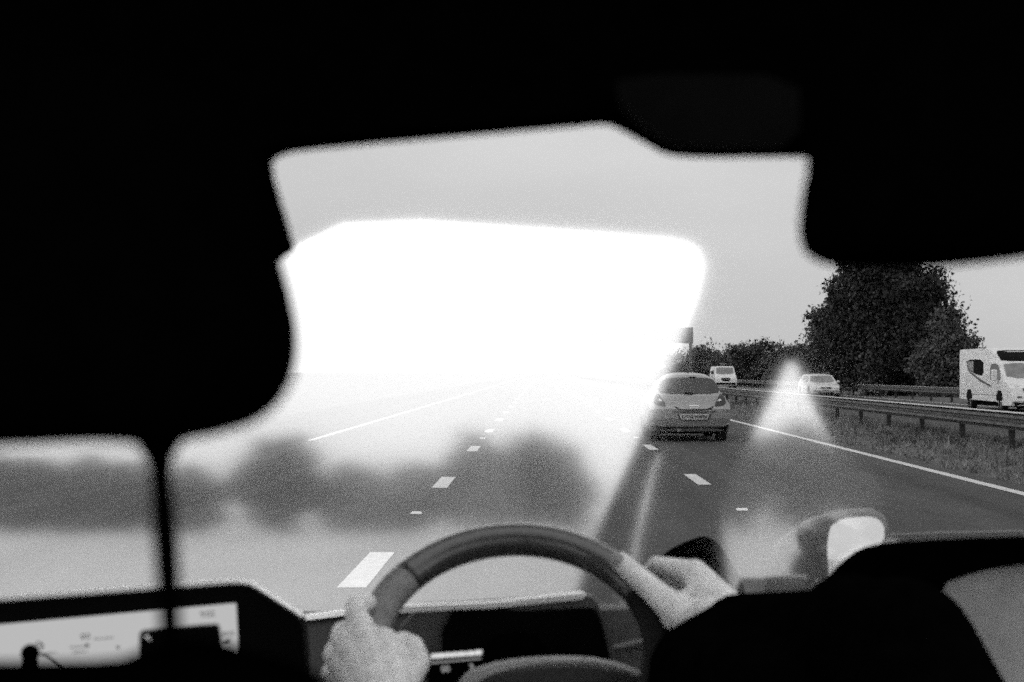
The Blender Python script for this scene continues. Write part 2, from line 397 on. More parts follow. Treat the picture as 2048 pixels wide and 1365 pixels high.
# ------------------------------------------------------------------ trees
def rot_rand():
    a, b, c = (random.uniform(0, 2 * math.pi) for _ in range(3))
    return Matrix.Rotation(a, 3, 'X') @ Matrix.Rotation(b, 3, 'Y') @ Matrix.Rotation(c, 3, 'Z')
def tree(name, label, base, blobs, nleaf, leaf, m, trunk_h, trunk_r, seed, up=Vector((0, 0, 1)), group='roadside trees', limbs=7, twigs=0):
    """blobs: (offset x, offset y, height, radius) lobes of the crown"""
    random.seed(seed)
    q = Vector((0, 0, 1)).rotation_difference(up).to_matrix()
    root = empty(name, base, 0, label, 'tree' if 'bush' not in name and 'hedge' not in name else 'bush', group)
    t = MB(); pts = [Vector((0, 0, -0.1))]; rr = [trunk_r * 1.3]
    for i in range(1, 6):
        pts.append(Vector((random.gauss(0, .05) * i, random.gauss(0, .05) * i, trunk_h * i / 5))); rr.append(trunk_r * (1 - .12 * i))
    t.tube(pts, rr, 9)
    bl = sorted(blobs, key=lambda b: -b[3])[:limbs]
    for b in bl:
        s = pts[random.choice((2, 3, 4, 5))]; e = Vector((b[0], b[1], b[2])); mid = (s + e) / 2 + Vector((0, 0, -.15 * (e - s).length))
        t.tube([s, mid, e, e + Vector((random.gauss(0,.3), random.gauss(0,.3), .5)) * b[3]], [trunk_r * .4, trunk_r * .25, trunk_r * .13, .01], 6)
    for _ in range(twigs):
        b = random.choice(blobs); s = Vector((b[0], b[1], b[2])); dv = Vector((random.gauss(0, .5), random.gauss(0, .5), random.uniform(.6, 1.3))).normalized()
        t.tube([s, s + dv * b[3] * 1.35], [.03, .008], 4)
    t.xf(q.to_4x4()); t.build('trunk', BARK, root, smooth=True)
    c = MB(); vol = [b[3] ** 2 for b in blobs]; tot = sum(vol)
    for b, vv in zip(blobs, vol):
        k = int(nleaf * vv / tot)
        # small clumps on the lobe's shell, leaves gathered round each clump
        ncl = max(6, k // 26)
        for _ in range(ncl):
            d = Vector((random.gauss(0, 1), random.gauss(0, 1), random.gauss(0, 1))).normalized()
            rad = b[3] * (random.uniform(.55, 1.08) if random.random() < .8 else random.uniform(.1, .7))
            cc = Vector((b[0], b[1], b[2])) + Vector((d.x * rad, d.y * rad, d.z * rad * .9)); cr = random.uniform(.10, .22) * min(b[3], 3.0)
            for _ in range(26):
                p = cc + Vector((random.gauss(0, cr), random.gauss(0, cr), random.gauss(0, cr * .7)))
                if p.z < .1: p.z = .1
                s = leaf * random.uniform(.55, 1.3); M3 = rot_rand()
                v = [M3 @ Vector(k_) * s + p for k_ in ((-.5, 0, 0), (0, -.32, .06), (.5, 0, 0), (0, .32, .06))]
                c.add(v, [(0, 1, 2, 3)])
    c.xf(q.to_4x4()); c.build('crown', m, root)
    return root
G = 'trees beyond the opposite carriageway'
tb = []
random.seed(3)
big = [(0,0,5.0,3.6),(-1.9,0,4.4,2.6),(1.9,0,4.2,2.4),(-.6,0,7.4,2.3),(1.3,.3,7.0,2.1),(-2.6,0,6.6,1.7),(2.9,-.3,4.4,1.4),(-3.3,0,3.0,2.0),
       (2.2,0,6.3,1.3),(3.1,0,2.9,1.4),(0,0,6,2.6),(-1,0,8.6,1.3),(-2.0,-.6,7.9,1.3),(.4,-1,3.4,2.2),(-3.9,0,5.4,1.1),(2.6,-1.4,2.2,1.6),(-3.9,0,1.8,1.6),(1.2,-2,1.8,2.2),(-1.5,-2,2,2.3),(.5,0,8.6,1.2),(-2.6,0,8.3,1.2),(-3.3,0,6.9,1.3),(-3.7,0,4.2,1.3)]
tree('broadleaf_tree', 'tallest dark broadleaf tree, spreading behind the far crash barrier under the black headrest', (23.2, 100, 0), big, 80000, .26, LEAF, 5.5, .38, 11, group=G, limbs=12)
bush = [(0,0,2.6,1.7),(-.3,0,4.2,1.1),(1.0,0,2.9,1.2),(-1.2,0,2.0,1.2),(.9,0,1.3,1.4),(-.6,-.3,.9,1.3),(.2,0,5.0,.6)]
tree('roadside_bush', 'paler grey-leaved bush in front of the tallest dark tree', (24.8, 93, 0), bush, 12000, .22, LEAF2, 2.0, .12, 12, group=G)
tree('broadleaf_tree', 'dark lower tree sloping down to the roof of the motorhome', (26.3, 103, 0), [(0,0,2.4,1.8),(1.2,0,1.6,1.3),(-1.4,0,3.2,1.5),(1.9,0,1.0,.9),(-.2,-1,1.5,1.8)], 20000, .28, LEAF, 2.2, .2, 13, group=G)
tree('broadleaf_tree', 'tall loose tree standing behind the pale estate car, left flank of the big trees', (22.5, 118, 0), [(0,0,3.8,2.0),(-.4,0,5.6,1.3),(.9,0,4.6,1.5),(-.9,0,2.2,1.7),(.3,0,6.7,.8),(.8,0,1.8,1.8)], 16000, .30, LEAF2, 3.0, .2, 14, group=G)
rows = [(24.6,140,3.9,2.5,LEAF,'dark rounded tree at the right end of the low row beyond the van'),
        (24.4,152,4.0,2.4,LEAF,'dark dense tree second from right in the low row beyond the van'),
        (24.0,166,4.7,2.5,LEAF,'tree with ragged bare tips in the low row, above and right of the white van'),
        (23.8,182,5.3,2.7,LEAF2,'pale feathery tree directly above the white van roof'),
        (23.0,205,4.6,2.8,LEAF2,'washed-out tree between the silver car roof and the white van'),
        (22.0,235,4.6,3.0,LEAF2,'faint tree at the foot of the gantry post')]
for i, (x, y, h, r, m, lb) in enumerate(rows):
    random.seed(40 + i)
    bl = [(0, 0, h * .55, r)] + [(random.uniform(-r, r) * .9, random.uniform(-.5, .5), h * random.uniform(.3, .85), r * random.uniform(.4, .6)) for _ in range(7)] + [(-r*.8, 0, 1.2, r*.7), (r*.8, 0, 1.2, r*.7)]
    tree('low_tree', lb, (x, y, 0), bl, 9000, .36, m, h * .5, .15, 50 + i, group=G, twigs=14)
# trees at the edge of the pale field, left of the motorway (seen in the windscreen's reflection)
ft = [(-30,85,5.8,2.8,'darkest round tree at the far left end of the field hedge'),(80,88,5.6,2.6,'tree next along from the far left end of the field hedge'),
      (180,86,5.4,2.5,'low tree left of the headrest stem at the field edge'),(272,88,5.5,2.4,'thin tree just left of the headrest stem'),
      (385,86,5.0,2.3,'low tree just right of the headrest stem'),(560,84,7.2,2.9,'largest round tree at the field edge, right of the headrest stem'),
      (705,86,5.2,2.2,'tree above the left end of the steering wheel rim, at the field edge'),(830,90,5.6,2.4,'tree at the field edge left of the lane dashes'),
      (950,92,7.8,3.0,'tall blurred tree left of the hump at the middle of the field edge'),(1060,94,8.2,3.2,'tallest blurred tree at the middle of the field edge'),
      (1125,92,6.0,2.0,'blurred tree above the top of the steering wheel'),
      (1490,90,8.6,3.3,'blurred tree seen in the bright triangle above the thumb'),(1610,92,8.8,3.4,'blurred tree just left above the door mirror in the reflection'),(1730,92,8.4,3.2,'blurred tree straight above the door mirror in the reflection')]
for i, (px, D, h, r, lb) in enumerate(ft):
    h *= .70; r *= .82
    random.seed(80 + i)
    bl = [(0, 0, h * .52, r * .95), (0, 0, h * .8, r * .6)] + [(random.uniform(-r, r) * .8, random.uniform(-r, r) * .8, h * random.uniform(.2, .75), r * .55) for _ in range(6)]
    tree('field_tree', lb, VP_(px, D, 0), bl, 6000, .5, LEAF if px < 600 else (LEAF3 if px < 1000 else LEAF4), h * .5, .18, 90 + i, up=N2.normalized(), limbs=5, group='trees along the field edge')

# ------------------------------------------------------------------ gantry sign
gr = empty('gantry_sign', (0, 150, 0), 0, 'dark motorway gantry sign on a tall post, faint in the glare behind the silver car', 'road sign')
gx = (1381 - VX) / F * 150; gx0 = (1172 - VX) / F * 150
MB().box((gx - .13, -.13, -.02), (gx + .13, .13, 5.8)).build('post', SIGNM, gr)
MB().box((gx0, -.1, 4.35), (gx - .16, .1, 5.85)).build('sign_panel', SIGNM, gr)
MB().box((gx - .7, -.14, 4.3), (gx + .25, -.1 - .045, 5.9)).build('end_panel', SIGNM, gr)

# ------------------------------------------------------------------ vehicles
class Car:
    """side profile (y, z) clockwise from rear bottom, swept across the width with tumblehome and rounded corners"""
    def __init__(s, prof, hw, root, inset=.05, crown=.03):
        s.prof = prof; s.hw = hw; s.root = root
        ys = [p[0] for p in prof]; s.y0, s.y1 = min(ys), max(ys); s.yc = (s.y0 + s.y1) / 2; s.zt = max(p[1] for p in prof)
        s.inset = inset; s.crown = crown
    def T(s, y, z, u):
        a = abs(u)
        return Vector((u * s.hw(y, z), s.yc + (y - s.yc) * (1 - s.inset * a ** 4), z - s.crown * a ** 3 * max(0, z / s.zt) ** 2))
    def body(s, name, m, nx=20):
        mb = MB(); n = len(s.prof)
        for (y, z) in s.prof:
            for i in range(nx + 1): mb.v.append(s.T(y, z, -1 + 2 * i / nx))
        for k in range(n):
            k2 = (k + 1) % n
            for i in range(nx): mb.f.append((k*(nx+1)+i, k*(nx+1)+i+1, k2*(nx+1)+i+1, k2*(nx+1)+i))
        for u in (-1, 1):
            patch(mb, s.prof, lambda a, b, u=u: s.T(a, b, u), step=.3)
        o = mb.build(name, m, s.root)
        return o
    def end_y(s, z, front):
        """y of the body's rear or front face at height z"""
        best = None; P_ = s.prof
        for k in range(len(P_)):
            (ya, za), (yb, zb) = P_[k], P_[(k + 1) % len(P_)]
            if abs(za - zb) < 1e-6: continue
            if min(za, zb) - 1e-6 <= z <= max(za, zb) + 1e-6:
                y = ya + (yb - ya) * (z - za) / (zb - za)
                if best is None or (y > best if front else y < best): best = y
        return best if best is not None else (s.y1 if front else s.y0)
    def face(s, name, outline, m, front=False, off=.012, it=1, par=None, label=None, step=.08, mx=False):
        """outline in (x, z) metres laid on the rear or front face"""
        ol = smooth_outline(outline, it) if it else outline
        if mx: ol = [(-a, b) for a, b in ol]
        def fn(x, z):
            y = s.end_y(z, front); u = x / s.hw(y, z); p = s.T(y, z, max(-1, min(1, u))); p.z = z
            p.y += (off if front else -off); p.x = x; return p
        mb = MB(); patch(mb, ol, fn, step=step, thick=Vector((0, (-1 if front else 1) * .02, 0)))
        return mb.build(name, m, par or s.root, label=label)
    def side(s, name, outline, m, sgn=1, off=.012, it=1, par=None):
        ol = smooth_outline(outline, it) if it else outline
        mb = MB(); patch(mb, ol, lambda y, z: s.T(y, z, sgn) + Vector((sgn * off, 0, 0)), step=.15, thick=Vector((-sgn * .03, 0, 0)))
        return mb.build(name, m, par or s.root)
    def wheel(s, x, y, r, wd=.2):
        o = MB().cyl((x - wd / 2, y, r), (x + wd / 2, y, r), r, 28).build('wheel', RUB, s.root, bevel=.02)
        sg = 1 if x > 0 else -1
        mr_ = MB().cyl((x + sg * (wd / 2 - .01), y, r), (x + sg * (wd / 2 + .012), y, r), r * .62, 24)
        mr_.build('rim', RIM, o)
        sp = MB()
        for k in range(5):
            a = 2 * math.pi * k / 5; sp.capsule((x + sg * (wd/2 + .016), y, r), (x + sg*(wd/2+.016), y + math.cos(a)*r*.5, r + math.sin(a)*r*.5), .02, .03, 8)
        sp.build('spokes', DARK, o)
        return o

def text_mesh(txt, size, m, parent, loc, rot, name='lettering', ext=.001, spacing=1.0):
    c = bpy.data.curves.new(name, 'FONT'); c.body = txt; c.size = size; c.extrude = ext; c.align_x = 'CENTER'; c.align_y = 'CENTER'
    c.space_character = spacing; c.offset = size * .012
    t = bpy.data.objects.new(name, c); link(t)
    dg = bpy.context.evaluated_depsgraph_get(); me = bpy.data.meshes.new_from_object(t.evaluated_get(dg))
    bpy.data.objects.remove(t); me.materials.clear(); me.materials.append(m)
    o = link(bpy.data.objects.new(name, me)); o.parent = parent; o.location = loc; o.rotation_euler = rot
    return o

# silver hatchback ahead ------------------------------------------------------
root = empty('hatchback_car', (3.17, 32.4, 0), 0, 'silver hatchback driving ahead in the right lane, seen from behind with its number plate', 'car', 'vehicles on the motorway')
prof = [(0.02,.34),(-.04,.50),(-.05,.70),(.03,.80),(.10,.98),(.16,1.02),(.42,1.36),(.50,1.425),(.75,1.465),(1.3,1.475),(2.0,1.43),(2.9,1.02),(3.6,.86),(3.9,.70),(3.95,.40),(3.85,.22),(.15,.22)]
def hw_h(y, z):
    t = .86 if z < .86 else .86 - .16 * ((z - .86) / .17 if z < 1.03 else 1) - (0 if z < 1.03 else .16 * ((z - 1.03) / .33)) - (0 if z < 1.36 else (z - 1.36) * 1.0)
    t -= max(0, .45 - z) * .12
    if y > 2.9: t -= (y - 2.9) ** 2 * .1
    return max(.3, t)
c = Car(prof, hw_h, root, inset=.06, crown=.03)
c.body('body', CARGREY)
c.face('rear_window', [(-.50,1.345),(-.3,1.365),(0,1.372),(.3,1.365),(.50,1.345),(.585,1.27),(.68,1.06),(.40,1.025),(0,1.01),(-.40,1.025),(-.68,1.06),(-.585,1.27)], CARGLASS3, off=.012)
for k in (False, True):
    lm = c.face('tail_lamp', [(.655,1.03),(.72,1.0),(.765,.90),(.77,.82),(.70,.785),(.51,.755),(.57,.88)], LAMPR, off=.02, mx=k)
    c.face('reflector', [(.60,.90),(.66,.92),(.67,.87),(.59,.86)], LAMPW, off=.045, mx=k, par=lm)
c.face('boot_seam', [(-.34,.75),(-.25,.69),(0,.665),(.25,.675),(.45,.70),(.50,.76),(.47,.76),(.42,.72),(.2,.69),(0,.685),(-.22,.70),(-.31,.755)], DARK, off=.014)
c.face('boot_handle', [(-.02,.785),(.18,.785),(.18,.755),(-.02,.755)], CHROME, off=.03, it=0)
c.face('badge', [(-.02,.735),(.17,.735),(.17,.715),(-.02,.715)], CHROME, off=.03, it=0)
c.face('bumper_seam', [(-.83,.662),(-.30,.645),(.48,.645),(.83,.668),(.83,.656),(.48,.632),(-.30,.632),(-.83,.65)], PLAS, off=.012, it=0)
c.face('bumper_lip', [(-.80,.40),(.84,.40),(.84,.365),(-.80,.365)], CARPALE, off=.02, it=0)
rc = c.face('plate_recess', [(-.29,.625),(.46,.625),(.40,.47),(.34,.452),(-.17,.452),(-.23,.47)], GREYP, off=.01)
pl = c.face('number_plate', [(-.24,.595),(.40,.595),(.36,.475),(-.19,.475)], PLATE, off=.022, it=0)
text_mesh('DY10 VWW', .104, INK, pl, (.09, c.end_y(.53, False) - .03, .538), (R(90), 0, 0), spacing=.95, ext=.002)
c.face('wiper', [(-.13,1.052),(.06,1.052),(.08,1.02),(-.10,1.022)], DARK, off=.04)
c.face('brake_light', [(.02,1.385),(.16,1.385),(.16,1.365),(.02,1.365)], DARK, off=.03, it=0)
MB().tube([(-.0, .55, 1.45), (-.0, .35, 1.53)], .008, 6).build('aerial', DARK, root)
c.face('lower_valance', [(-.74,.36),(.82,.36),(.80,.22),(-.70,.22)], DARK, off=.012, it=0)
MB().cyl((-.24, -.03, .25), (-.24, .2, .25), .035).build('exhaust_pipe', RIM, root)
for x, y in ((-.70, .62), (.72, .62), (-.70, 3.1), (.72, 3.1)): c.wheel(x, y, .31, .21)
MB().box((-.6, .3, .16), (.6, 3.6, .30)).build('underbody', DARK, root)
for k in (1, -1): c.side('side_window', [(.55,1.0),(2.6,1.0),(1.95,1.34),(.7,1.38)], CARGLASS, sgn=k)

# pale estate car, oncoming -----------------------------------------------------
def oncoming(name, X, d, L_, label, cat):
    # origin at the vehicle's rear; its front faces the camera
    return empty(name, (X, d + L_, 0), math.pi, label, cat, 'vehicles on the motorway')
root = oncoming('estate_car', 16.55, 88.5, 4.6, 'pale estate car with roof rails coming the other way behind the near barrier', 'car')
prof = [(0,.35),(.0,.85),(.05,.95),(.45,1.32),(.7,1.375),(1.6,1.40),(2.6,1.36),(2.85,1.30),(3.45,.86),(3.9,.80),(4.35,.72),(4.52,.60),(4.58,.42),(4.5,.25),(.1,.25)]
def hw_e(y, z):
    t = .88 if z < .82 else .88 - (z - .82) * .42
    if y > 3.7: t -= (y - 3.7) ** 2 * .12
    return max(.35, t)
c = Car(prof, hw_e, root, inset=.035)
c.body('body', CARPALE)
c.face('windscreen', [(-.72,.88),(.72,.88),(.62,1.24),(.55,1.275),(-.55,1.275),(-.62,1.24)], CARGLASS2, front=True)
c.face('grille', [(-.33,.60),(0,.63),(.33,.60),(.33,.53),(0,.50),(-.33,.53)], DARK, front=True)
c.face('badge', [(-.06,.585),(.06,.585),(.06,.545),(-.06,.545)], CHROME, front=True, off=.04)
for k in (False, True):
    c.face('headlight', [(.42,.63),(.76,.62),(.78,.52),(.50,.52)], LAMPW, front=True, mx=k)
    c.face('fog_slot', [(.36,.42),(.72,.42),(.72,.38),(.36,.38)], DARK, front=True, mx=k, it=0)
c.face('lower_grille', [(-.5,.32),(.5,.32),(.45,.26),(-.45,.26)], DARK, front=True, it=0)
for k in (1, -1):
    c.side('side_window', [(.4,.90),(3.3,.90),(2.75,1.26),(.75,1.30)], CARGLASS2, sgn=k)
    MB().tube([(k*.60, .8, 1.36), (k*.60, .9, 1.46), (k*.60, 2.3, 1.46), (k*.60, 2.4, 1.36)], .022, 6).build('roof_rail', STEEL, root)
    MB().ellipsoid((k*.98, 3.1, .93), (.11, .06, .07)).build('door_mirror', CARPALE, root, smooth=True)
    for y in (.85, 3.75): c.wheel(k * .78, y, .31, .2); c.side('wheel_arch', [(y-.38,.26),(y-.34,.5),(y-.15,.68),(y+.15,.68),(y+.34,.5),(y+.38,.26)], DARK, sgn=k, off=.004)
MB().box((-.03, 4.6, .42), (.03, 4.62, .43))
pn = MB().box((-.25, 4.60, .44), (.25, 4.615, .53)).build('number_plate', PLATE, root)
MB().box((-.6, .3, .15), (.6, 4.2, .30)).build('underbody', DARK, root)

# white van, oncoming far off ------------------------------------------------------
root = oncoming('panel_van', 16.75, 138, 4.9, 'white van with a roof rack far off on the opposite carriageway, above the silver car', 'van')
prof = [(0,.4),(0,1.85),(.1,2.0),(.5,2.04),(3.3,2.04),(3.5,1.98),(4.15,1.22),(4.6,1.08),(4.82,.85),(4.88,.5),(4.8,.28),(.1,.28)]
def hw_v(y, z): return (.98 if z < 1.15 else .98 - (z - 1.15) * .16)
c = Car(prof, hw_v, root, inset=.03); c.body('body', CARWHITE)
c.face('windscreen', [(-.80,1.30),(.80,1.30),(.76,1.86),(.70,1.92),(-.70,1.92),(-.76,1.86)], CARGLASS2, front=True)
c.face('grille', [(-.45,.98),(.45,.98),(.42,.76),(.25,.66),(-.25,.66),(-.42,.76)], DARK, front=True)
c.face('lower_bumper', [(-.9,.55),(.9,.55),(.85,.30),(-.85,.30)], DARK, front=True, it=0)
for k in (False, True): c.face('headlight', [(.55,1.0),(.86,1.06),(.88,.86),(.60,.82)], LAMPW, front=True, mx=k)
for k in (1, -1):
    c.side('side_window', [(2.9,1.30),(3.95,1.30),(3.5,1.85),(3.0,1.85)], CARGLASS, sgn=k)
    MB().box((k*1.12-.1, 3.55, 1.3), (k*1.12+.1, 3.7, 1.62)).build('door_mirror', DARK, root, bevel=.03)
    for y in (.9, 4.0): c.wheel(k * .86, y, .34, .22)
rk = MB()
for y in (.8, 1.9, 3.0): rk.box((-.85, y, 2.14), (.85, y + .05, 2.18))
for x in (-.8, .76): rk.box((x, .7, 2.1), (x + .04, 3.1, 2.15)); rk.box((x, .8, 2.0), (x + .04, .85, 2.12)); rk.box((x, 2.9, 2.0), (x + .04, 2.95, 2.12))
rk.build('roof_rack', DARK, root)
MB().box((-.25, 3.05, 2.20), (.3, 3.2, 2.26)).build('roof_light', CHROME, root)

# white motorhome, oncoming -------------------------------------------------------
root = oncoming('motorhome', 18.35, 56.0, 6.9, 'white low-profile motorhome with a dark curved roof coming the other way at the right edge', 'motorhome', )
prof = [(0,.42),(0,2.30),(.06,2.40),(.2,2.43),(3.4,2.43),(4.0,2.40),(4.5,2.28),(5.0,2.05),(5.25,1.87),(6.0,1.22),(6.35,1.10),(6.68,.90),(6.80,.60),(6.84,.42),(6.75,.24),(5.9,.24),(5.9,.36),(.2,.40)]
def hw_m(y, z):
    t = 1.1
    if y > 4.2: t -= max(0, z - 1.15) * .17 * min(1, (y - 4.2))
    if y > 6.0: t -= (y - 6.0) * .10
    return t
c = Car(prof, hw_m, root, inset=.02, crown=.02); c.body('body', CARWHITE)
c.face('windscreen', [(-.93,1.27),(.93,1.27),(.92,1.60),(.88,1.83),(-.88,1.83),(-.92,1.60)], CARGLASS2, front=True, off=.02)
c.face('roof_skylight', [(-.92,1.91),(.92,1.91),(.95,2.08),(.93,2.25),(.8,2.33),(-.8,2.33),(-.93,2.25),(-.95,2.08)], DARK, front=True, off=.025)
c.face('grille', [(-.62,.93),(.62,.93),(.52,.66),(-.52,.66)], DARK, front=True, off=.015)
c.face('lower_bumper', [(-.95,.38),(.95,.38),(.9,.25),(-.9,.25)], DARK, front=True, off=.012, it=0)
c.face('badge', [(-.07,.84),(.07,.84),(.07,.76),(-.07,.76)], CHROME, front=True, off=.03)
for k in (False, True):
    hl = c.face('headlight', [(.58,.99),(.96,1.10),(.97,1.02),(.80,.94)], LAMPW, front=True, off=.02, mx=k)
    c.face('fog_lamp', [(.66,.60),(.82,.60),(.82,.53),(.66,.53)], GREYP, front=True, off=.015, mx=k)
for k in (1, -1):
    wf = c.side('living_window', [(1.05,2.0),(3.45,2.0),(3.45,1.36),(2.6,1.38),(1.5,1.55),(1.15,1.68)], DARK, sgn=k, off=.01, it=1)
    c.side('blind', [(1.2,1.93),(2.1,1.93),(2.1,1.50),(1.6,1.58),(1.28,1.68)], CARGLASS2, sgn=k, off=.022, it=0, par=wf)
    c.side('cab_window', [(4.35,1.80),(4.9,1.83),(5.25,1.70),(5.75,1.16),(4.35,1.22)], CARGLASS, sgn=k, off=.012)
    c.side('stripe', [(1.15,1.62),(1.3,1.58),(3.0,1.22),(4.5,.98),(4.5,.90),(3.0,1.12),(1.4,1.50)], GREYP, sgn=k, off=.008, it=0)
    mm_ = MB().box((k*1.28-.10, 5.35, 1.15), (k*1.28+.10, 5.55, 1.58)).build('door_mirror', CARWHITE, root, bevel=.05)
    MB().box((k*1.28-.09, 5.30, 1.2), (k*1.28+.09, 5.345, 1.52)).build('mirror_glass', DARK, mm_)
    for y in (1.45, 5.55):
        c.wheel(k * .96, y, .33, .24)
        c.side('wheel_arch', [(y-.42,.40),(y-.40,.60),(y-.22,.80),(y+.22,.80),(y+.40,.60),(y+.42,.40)], DARK, sgn=k, off=.006)
    c.side('skirt_line', [(.2,.62),(5.0,.62),(5.0,.60),(.2,.60)], GREYP, sgn=k, off=.006, it=0)
MB().box((-.8, .4, .18), (.8, 5.8, .42)).build('underbody', DARK, root)

# ------------------------------------------------------------------ the car we ride in
car = empty('car_interior', (0, 1.4, 0), 0, 'dark car interior framing the windscreen, with black roof, headrests, dashboard and wheel', 'car')
car.location = (0, 0, 0)
# windscreen: flat pane, normal nn, through g0
ax = Vector((0, 0, 1)).cross(nn).normalized(); ay = nn.cross(ax).normalized()
def G_(u, v): return g0 + ax * u + ay * v
wv = MB()
wv.add([G_(-1.9, -.58), G_(1.9, -.58), G_(1.9, .62), G_(-1.9, .62)], [(0, 1, 2, 3)])
ws = wv.build('windscreen', WGLASS, car)
# inner side wall on the left with the two window openings that the windscreen reflects, plus an added slot
DW = 3.75
def W_(px, py): return mirror(P(px, py, DW))
openA = smooth_outline([(-620,1310),(-620,960),(-380,900),(-200,866),(560,503),(716,430),(1340,474),(1396,490),(1411,530),(1395,600),(1345,735),(1235,975),(1180,1100),(1120,1310)], 1)
openC = smooth_outline([(1584,705),(1540,800),(1462,960),(1440,1020),(1470,1262),(1545,1262),(1600,1110),(1720,1075),(1775,1000),(1740,930),(1665,880),(1625,800)], 1)
outer = [(-900, -300), (2300, -300), (2300, 1900), (-900, 1900)]
mb = MB(); wn = (mirror(P(0, 0, 3.55)) - mirror(P(0, 0, 3.45)))
wn = mirror(Vector((0, 3.47, 1.48))) - mirror(Vector((0, 3.45, 1.48)))
streak_slot = smooth_outline([(1318,905),(1324,905),(1306,960),(1276,1100),(1256,1262),(1244,1262),(1262,1100),(1298,960)], 1)  # added slot, cut to put a pale streak into the reflection
patch(mb, outer, W_, step=None, holes=[openA, streak_slot, openC], thick=wn)
mb.build('side_wall', LINING, car)
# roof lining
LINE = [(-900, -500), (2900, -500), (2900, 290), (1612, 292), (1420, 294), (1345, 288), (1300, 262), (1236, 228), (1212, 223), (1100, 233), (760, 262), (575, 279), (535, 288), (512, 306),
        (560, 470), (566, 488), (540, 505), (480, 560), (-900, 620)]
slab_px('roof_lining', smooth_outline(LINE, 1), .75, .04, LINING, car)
rf = MB()
patch(rf, [(-1.9, -.3), (1.2, -.3), (1.2, 2.8), (-1.9, 2.8)], lambda u, v: Vector((u, v, 2.30)), holes=[[(-.5, .95), (1.0, .95), (1.0, 2.14), (-.5, 2.14)]], thick=Vector((0, 0, .04)))  # opening added above the wheel to let light onto hands and rim
rf.build('roof', LINING, car)
# dotted edge band of the windscreen beside the pillar
dt = MB(); random.seed(2)
for j in range(16):
    for i in range(7):
        y = 424 + j * 4.6; x = 541 + (y - 430) * .26 + i * 6 + (3 if j % 2 else 0); r_ = 2.6 - i * .34
        if r_ < .5: continue
        c0 = P(x, y, 1.5); rr_ = r_ / F * 1.5; ring = [c0 + Vector((math.cos(a) * rr_, 0, math.sin(a) * rr_)) for a in [k * math.pi / 3 for k in range(6)]]
        dt.add(ring, [tuple(range(6))[::-1]])
dt.build('dotted_glass_band', BLACK, car)
# sun visor
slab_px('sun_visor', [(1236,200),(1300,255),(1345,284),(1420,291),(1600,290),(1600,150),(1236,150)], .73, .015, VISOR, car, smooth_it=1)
# front seats
HR = [(-330,905),(0,893),(200,884),(275,887),(310,897),(335,897),(365,884),(430,872),(500,851),(548,815),(580,762),(592,705),(590,650),(576,580),(556,512),(538,430),(500,250),(300,120),(-100,90),(-360,200)]
def cushion(name, outline, d, th, m, parent, label=None):
    """padded block: front and back sheets bulge away from a rounded outline"""
    ol = smooth_outline(outline, 1)
    cx = sum(p[0] for p in ol) / len(ol); cyy = sum(p[1] for p in ol) / len(ol); mb = MB(); rings = []
    n = len(ol)
    for k, (s_, dd) in enumerate([(.0, -1), (.55, -.98), (.85, -.8), (.95, -.55), (1, -.2), (1, .2), (.95, .55), (.85, .8), (.55, .98), (0, 1)]):
        for (x, y) in ol: mb.v.append(P(cx + (x - cx) * s_, cyy + (y - cyy) * s_, d) + Vector((0, dd * th, 0)))
    for k in range(9):
        for i in range(n): mb.f.append((k*n+i, k*n+(i+1) % n, (k+1)*n+(i+1) % n, (k+1)*n+i))
    return mb.build(name, m, parent, smooth=True, label=label)
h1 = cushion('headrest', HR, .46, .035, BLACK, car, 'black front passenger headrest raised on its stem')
hd = .46
st = MB().tube([P(318, 880, hd), P(322, 960, hd), P(330, 1060, hd), P(336, 1150, hd), P(340, 1250, hd), P(350, 1330, hd)], [.0050, .0033, .0038, .0037, .0032, .0045], 14); st.build('stem', BLACK, h1, smooth=True)
st = MB().tube([P(318, 866, hd), P(318, 905, hd), P(320, 930, hd)], [.009, .0055, .0035], 16); st.build('stem_collar', BLACK, h1, smooth=True)
MB().tube([P(-250, 880, hd), P(-245, 1330, hd)], .0038, 14).build('stem', BLACK, h1, smooth=True)
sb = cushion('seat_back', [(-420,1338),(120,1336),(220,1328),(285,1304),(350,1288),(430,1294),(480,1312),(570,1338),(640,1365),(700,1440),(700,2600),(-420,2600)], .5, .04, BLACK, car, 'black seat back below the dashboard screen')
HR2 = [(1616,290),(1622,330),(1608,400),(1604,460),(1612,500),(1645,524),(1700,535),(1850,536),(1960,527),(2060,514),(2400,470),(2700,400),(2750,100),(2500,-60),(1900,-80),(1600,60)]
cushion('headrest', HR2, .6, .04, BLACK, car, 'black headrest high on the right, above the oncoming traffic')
# dashboard
def par_px(name, outline, off, th, m, parent):
    def fn(u, v):
        d2 = Vector(((u - VX) / F, 1, 0)); n2 = Vector((nn.x, nn.y, 0)); yy = (Vector((g0.x, g0.y, 0)).dot(n2)) / d2.dot(n2) - off
        return P(u, v, yy)
    q = MB(); patch(q, outline, fn, thick=Vector((0, th, 0))); return q.build(name, m, parent)
par_px('dashboard', [(300,1226),(560,1226),(800,1222),(1150,1214),(1215,1214),(2400,1214),(2400,1900),(300,1900)], .05, .03, PLAS, car)
par_px('dashboard_highlight', [(596,1232),(700,1221),(800,1218),(800,1226),(700,1230),(600,1243)], .07, .015, PALE, car)  # painted highlight along the dash top
slab_px('dashboard_side', [(1180,1222),(1300,1216),(1330,1218),(1330,1290),(1245,1300),(1330,1300),(1330,1420),(1200,1420)], 1.955, .02, GREYP, car)
slab_px('trim_strip', [(1222,1292),(1318,1272),(1318,1278),(1224,1299)], 1.95, .01, PANEL, car)
